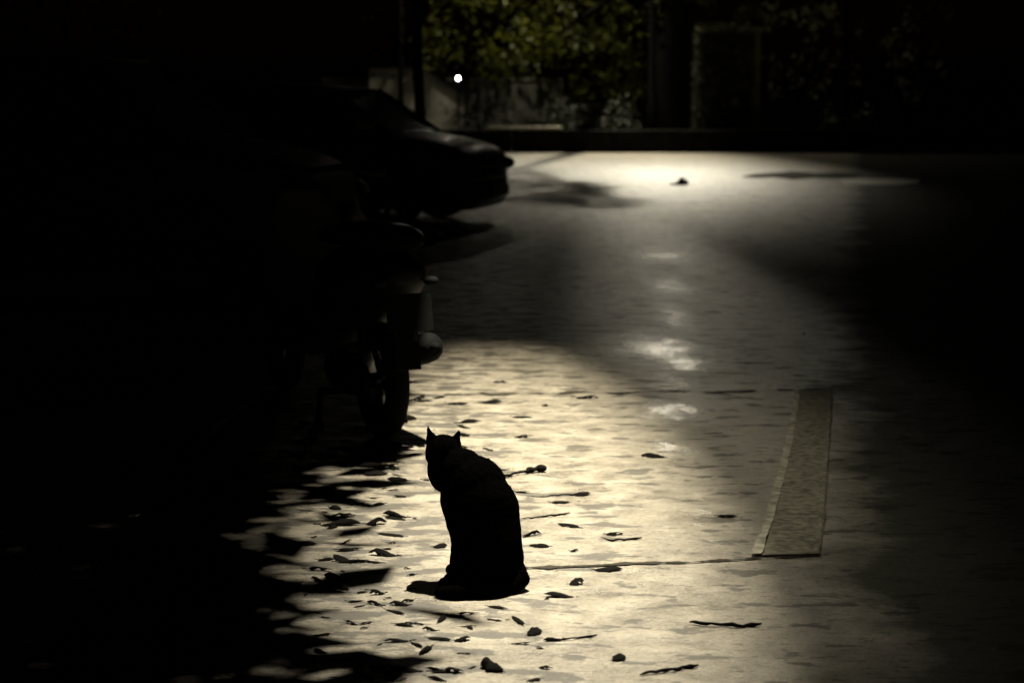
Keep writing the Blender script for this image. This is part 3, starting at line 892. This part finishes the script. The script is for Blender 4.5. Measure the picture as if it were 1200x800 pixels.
# unseen tree added left of the frame, leaves placed to break up the lamplight
b = Vector((-3.6, 7.6, 0))
r2 = random.Random(140)
root = empty('added_shade_tree', b)
tag(root, 'unseen tree added so its boughs break up the lamplight at the left edge of the lit ground', 'tree')
bm = bmesh.new()
a_tube(bm, [(0, 0, -0.05), (0.05, 0, 0.6), (0.0, 0.05, 2.0), (0.1, 0, 3.4), (0.2, 0.1, 5.0), (0.2, 0.1, 6.4)], [0.24, 0.19, 0.17, 0.14, 0.09, 0.03], 12)
for yy in (-1.3, -0.7, -0.1, 0.5):
    a_tube(bm, [(0.1, 0, 3.2), (1.4, yy * 0.5, 4.1), (2.6, yy, 4.65), (3.3 + 0.2 * yy, yy * 1.2, 4.6)], [0.09, 0.06, 0.035, 0.010], 7)
obj('trunk', bm, M['bark'], root)
bm = bmesh.new()
cl = [((r2.uniform(-1.6, 2.6), r2.uniform(-1.6, 1.4), r2.uniform(4.0, 6.6)), (0.5, 0.5, 0.35)) for k in range(40)]
bm2 = crown(cl, 120, 0.06, r2)
n_l = 0
gaps = [G(413, 440), G(440, 490), G(440, 507)]   # openings that leave glints behind the scooter
while n_l < 5200:
    if r2.random() < 0.25:   # thick foliage to keep lamplight off the parked scooter
        g = Vector((r2.uniform(-1.5, -0.16), r2.uniform(6.7, 8.6), r2.uniform(0.25, 1.0)))
        if g.x > -0.33 and g.z < 0.42: continue
    else:
        g = Vector((r2.uniform(-2.6, 0.1), r2.uniform(3.4, 10.2), 0))
        lim = -0.30 - 0.12 * max(0, g.y - 5.0) * 0.6 - 0.20 * max(0, 1 - abs(g.y - 5.7)) + 0.05 * max(0, 5 - g.y)
        pr = min(1.0, max(0.0, (lim + 0.24 - g.x) / 0.62)) ** 1.25
        pr *= 0.35 + 1.3 * max(0, 0.5 + noise.noise(Vector((g.x * 1.2, g.y * 1.5, 4))))
        if r2.random() < 0.55: g.x = r2.uniform(-2.2, lim - 0.28 - 0.25 * max(0, 5.4 - g.y) ** 0.5 + 0.22 * max(0, 1.2 - abs(g.y - 4.5)))
        elif r2.random() > pr: continue
    t = r2.uniform(0.22, 0.30)
    p = NL + (g - NL) * t - b
    hit = NL + (g - NL) * (NL.z / (NL.z - g.z))
    if 6.0 < hit.y < 9.9 and hit.x / hit.y > -0.066 + 0.004 * noise.noise(Vector((hit.y * 6, 0, 2))): continue
    if any(abs(hit.x - q_.x) < 0.10 + 0.02 * r2.random() and abs(hit.y - q_.y) < 0.24 for q_ in gaps): continue
    a_leaf(bm2, p, 0.042 * r2.uniform(0.6, 1.5), r2); n_l += 1
bm.free()
obj('crown', bm2, M['leaf_dark'], root, smooth=False, recalc=False)

# ------------------------------------------------------------------ leaves, twigs, stones on the ground
def leaf_mesh(L, W, curl, lift, seed):
    r = random.Random(seed)
    bm = bmesh.new()
    nu, nv = 9, 5
    rag = r.choice((0.15, 0.3, 0.55))
    kx, ky, ph, ph2 = r.uniform(1.2, 3.2), r.uniform(2, 5), r.uniform(0, 6.28), r.uniform(0, 6.28)
    grid = []
    for i in range(nu):
        t = i / (nu - 1); row = []
        w = W / 2 * (math.sin(math.pi * (t ** 0.8)) ** 0.7 + 0.04) * (1 + rag * r.uniform(-1, 1))
        for j in range(nv):
            s = j / (nv - 1) * 2 - 1
            x = (t - 0.5) * L; y = s * w
            z = lift * (0.5 + 0.5 * math.sin(s * kx + ph)) * (0.4 + 0.6 * t) + curl * (0.5 + 0.5 * math.sin(t * ky + ph2)) + r.uniform(-0.15, 0.15) * lift
            row.append(bm.verts.new((x, y, z)))
        grid.append(row)
    for i in range(nu - 1):
        for j in range(nv - 1):
            bm.faces.new((grid[i][j], grid[i + 1][j], grid[i + 1][j + 1], grid[i][j + 1]))
    ext = bmesh.ops.extrude_face_region(bm, geom=bm.faces[:])
    for v in [g for g in ext['geom'] if isinstance(g, bmesh.types.BMVert)]: v.co.z += 0.0016
    zmin = min(v.co.z for v in bm.verts)
    for v in bm.verts:
        v.co.z -= zmin - 0.001
        e = (abs(v.co.x) / (L * 0.5)) ** 2 + (v.co.y / (W * 0.5)) ** 2
        v.co.z *= max(0.12, 1 - 0.8 * min(1, e))
    # stalk
    a_tube(bm, [(-L * 0.48, 0, 0.003), (-L * 0.66, L * 0.05, 0.003)], [0.0014, 0.0010], 5)
    bmesh.ops.recalc_face_normals(bm, faces=bm.faces[:])
    me = bpy.data.meshes.new('fallen_leaf')
    bm.to_mesh(me); bm.free()
    for p in me.polygons: p.use_smooth = True
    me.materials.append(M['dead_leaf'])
    return me


def put_leaf(px, py, wpx, hpx, rz, seed, label, group=None):
    p = G(px, py)
    ppm = FPX / p.y
    L = wpx / ppm
    h = max(0.003, 0.62 * (hpx - wpx * 0.18) / ppm)
    me = leaf_mesh(L, L * 0.55, h * 0.55, h * 0.8, seed)
    o = bpy.data.objects.new('fallen_leaf', me)
    COL.objects.link(o)
    o.location = p + Vector((0, 0, 0.0015)); o.rotation_euler = (0, 0, rz)
    tag(o, label, 'leaf', group)
    return o


GRP = 'fallen leaves on the lit ground'
big = [
    (576, 472, 26, 11, 0.2, 'curled dark leaf beyond the cat, left end of the lit far edge'),
    (683, 580, 22, 13, 0.5, 'curled dark leaf right of the cat, at the tip of a thin shadow streak'),
    (713, 668, 34, 14, 0.05, 'plump dark leaf lying on the pavement joint right of the cat'),
    (627, 742, 26, 24, 0.9, 'upright crumpled leaf below and right of the cat'),
    (576, 784, 36, 30, 2.4, 'large crumpled leaf nearest the camera, below the cat'),
    (657, 589, 24, 7, 0.1, 'flat dark leaf fragment just right of the cat shoulder'),
    (632, 640, 26, 11, 2.8, 'curled leaf beside the cat haunch on its right'),
    (676, 684, 22, 15, 0.6, 'small looped leaf just below the joint, right of the tail'),
    (852, 605, 24, 9, 0.0, 'dark leaf by the worn strip, far right of the cat'),
    (720, 626, 22, 9, 0.2, 'dark leaf above the pavement joint with a twig under it'),
    (726, 772, 24, 17, 0.9, 'curved dark leaf low in the frame right of centre'),
    (441, 614, 26, 18, 0.3, 'crumpled leaf left of the cat in the dim streaks'),
    (402, 605, 30, 17, 0.1, 'broad dark leaf at the left edge of the light'),
    (516, 641, 18, 12, 0.4, 'dark leaf touching the cat chest on its left'),
    (486, 533, 20, 8, 0.0, 'small leaf level with the cat head on its left'),
    (440, 556, 30, 16, 0.2, 'broad crumpled leaf left of the cat shoulder, behind another'),
    (466, 563, 26, 15, 2.9, 'crumpled leaf close to the cat shoulder on its left'),
    (612, 489, 24, 6, 0.0, 'flat leaf beyond the cat ears, to the right'),
    (497, 470, 22, 7, 0.1, 'flat dark leaf beside the scooter exhaust'),
    (536, 473, 26, 6, 0.1, 'long flat leaf between the scooter and the curled leaf'),
    (765, 535, 30, 10, 2.7, 'curved leaf in the second bright glint'),
    (542, 750, 22, 12, 0.5, 'small crumpled leaf below the cat feet'),
    (482, 492, 14, 11, 0.3, 'small round leaf beside the scooter wheel'),
    (673, 646, 11, 8, 0.3, 'tiny round leaf right of the cat haunch'),
]
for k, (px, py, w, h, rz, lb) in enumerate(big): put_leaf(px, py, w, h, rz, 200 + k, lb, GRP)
r2 = random.Random(77)
protos = [leaf_mesh(0.055, 0.03, 0.006, 0.005, 300 + i) for i in range(8)]
cnt = 0
while cnt < 190:
    px = r2.gauss(500, 110) if cnt < 110 else r2.uniform(310, 520); py = 440 + 360 * r2.random() ** 0.8
    if px > 720 or px < 300: continue
    if 498 < px < 622 and 600 < py < 712: continue
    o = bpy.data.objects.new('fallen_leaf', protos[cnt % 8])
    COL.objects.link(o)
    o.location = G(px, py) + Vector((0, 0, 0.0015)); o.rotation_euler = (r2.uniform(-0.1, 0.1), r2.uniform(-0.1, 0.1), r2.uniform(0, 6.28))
    s = r2.uniform(0.3, 1.0) ** 1.3 * (1.3 if py < 690 else 0.85); o.scale = (s * r2.uniform(0.9, 2.0), s * r2.uniform(0.45, 1.1), s * r2.uniform(0.6, 1.8))
    o.rotation_euler.z = r2.gauss(0, 0.6) + (3.14 if r2.random() < 0.5 else 0)
    tag(o, 'small dark fallen leaf among the litter scattered round the cat', 'leaf', 'small leaves littering the ground')
    cnt += 1


def twig(pts, r0, label, knob=False):
    p0 = G(*pts[0][:2])
    root_pts = [G(x, y) + Vector((0, 0, z)) - p0 for x, y, z in pts]
    bm = bmesh.new()
    n = len(root_pts)
    fine, rad = [], []
    for i in range(n - 1):
        for k in range(4):
            t = (i + k / 4) / (n - 1)
            q_ = root_pts[i].lerp(root_pts[i + 1], k / 4)
            fine.append(q_ + Vector((0, 0.012 * noise.noise(q_ * 40), 0.004 * noise.noise(q_ * 55 + Vector((3, 0, 0))))))
            rad.append(r0 * (1 - 0.6 * t) * (0.85 + 0.5 * noise.noise(q_ * 60)) * min(1, 0.35 + 5 * t))
    fine.append(root_pts[-1]); rad.append(r0 * 0.2)
    a_tube(bm, fine, rad, 8)
    if knob:
        a_ell(bm, root_pts[0], (r0 * 2.6, r0 * 1.8, r0 * 1.7)); a_ell(bm, root_pts[1], (r0 * 2.2, r0 * 1.5, r0 * 1.3))
    o = obj('twig', bm, M['twig'], None)
    o.location = p0
    tag(o, label, 'twig', 'twigs on the ground')


twig([(634, 553, 0.014), (622, 554, 0.012), (606, 557, 0.010), (590, 560, 0.008), (572, 562, 0.006)], 0.008, 'thick twig with a knobbed end lying behind the cat on its right', True)
twig([(892, 733, 0.006), (870, 735, 0.007), (845, 734, 0.007), (822, 733, 0.007), (808, 731, 0.006)], 0.008, 'short dark twig at lower right, clear of the other litter')
twig([(752, 631, 0.004), (735, 633, 0.005), (718, 634, 0.005), (704, 631, 0.005)], 0.005, 'thin twig just above the pavement joint')
twig([(668, 602, 0.004), (645, 605, 0.004), (622, 608, 0.003), (612, 608, 0.003)], 0.0045, 'thin twig sticking out beside the cat back')
twig([(818, 781, 0.005), (800, 784, 0.006), (775, 788, 0.005), (750, 792, 0.004)], 0.007, 'twig at the bottom edge, right of centre')
twig([(690, 578, 0.006), (665, 581, 0.005), (640, 583, 0.004), (618, 583, 0.003)], 0.004, 'thin bent twig leading to the curled leaf right of the cat')
twig([(700, 745, 0.004), (670, 749, 0.004), (640, 752, 0.004)], 0.004, 'thin twig below the cat tail, right of the upright leaf')
twig([(498, 465, 0.010), (488, 470, 0.012), (476, 474, 0.012)], 0.008, 'short stub of wood at the foot of the scooter wheel')

# dark lump in the bright far pool, one pale pebble on the right
p = G(800, 217)
bm = bmesh.new()
a_ell(bm, (0, 0, 0.035), (0.085, 0.06, 0.045)); a_ell(bm, (-0.015, 0, 0.065), (0.045, 0.04, 0.04)); a_ell(bm, (-0.10, 0.0, 0.012), (0.08, 0.04, 0.018))
for v in bm.verts:
    v.co += Vector((noise.noise(v.co * 30), noise.noise(v.co * 30 + Vector((5, 0, 0))), noise.noise(v.co * 30 + Vector((0, 5, 0))))) * 0.012
    v.co.z = max(v.co.z, 0.0)
o = obj('stone', bm, M['stone'], None); o.location = p
tag(o, 'small dark stone standing out in the bright far pool of light', 'stone')
bm = bmesh.new(); bmesh.ops.create_icosphere(bm, subdivisions=2, radius=0.009)
for v in bm.verts: v.co.z = v.co.z * 0.7 + 0.006
o = obj('pebble', bm, M['pale_pebble'], None); o.location = G(942, 391)
tag(o, 'tiny pale pebble glinting on the dark asphalt at right', 'pebble')

# ------------------------------------------------------------------ night sky
w = bpy.data.worlds.new('World'); sc.world = w
w.use_nodes = True
nt = w.node_tree
sky = nt.nodes.new('ShaderNodeTexSky'); sky.sky_type = 'NISHITA'; sky.sun_disc = False
sky.sun_elevation = R(1); sky.sun_rotation = R(160)
nt.links.new(sky.outputs[0], nt.nodes['Background'].inputs['Color'])
nt.nodes['Background'].inputs['Strength'].default_value = 0.0006

vs = sc.view_settings
sc.display_settings.display_device = 'sRGB'
vs.view_transform = 'Standard'; vs.look = 'None'; vs.exposure = 0; vs.gamma = 1; vs.use_curve_mapping = False
sc.cycles.use_denoising = True
sc.cycles.sample_clamp_indirect = 4
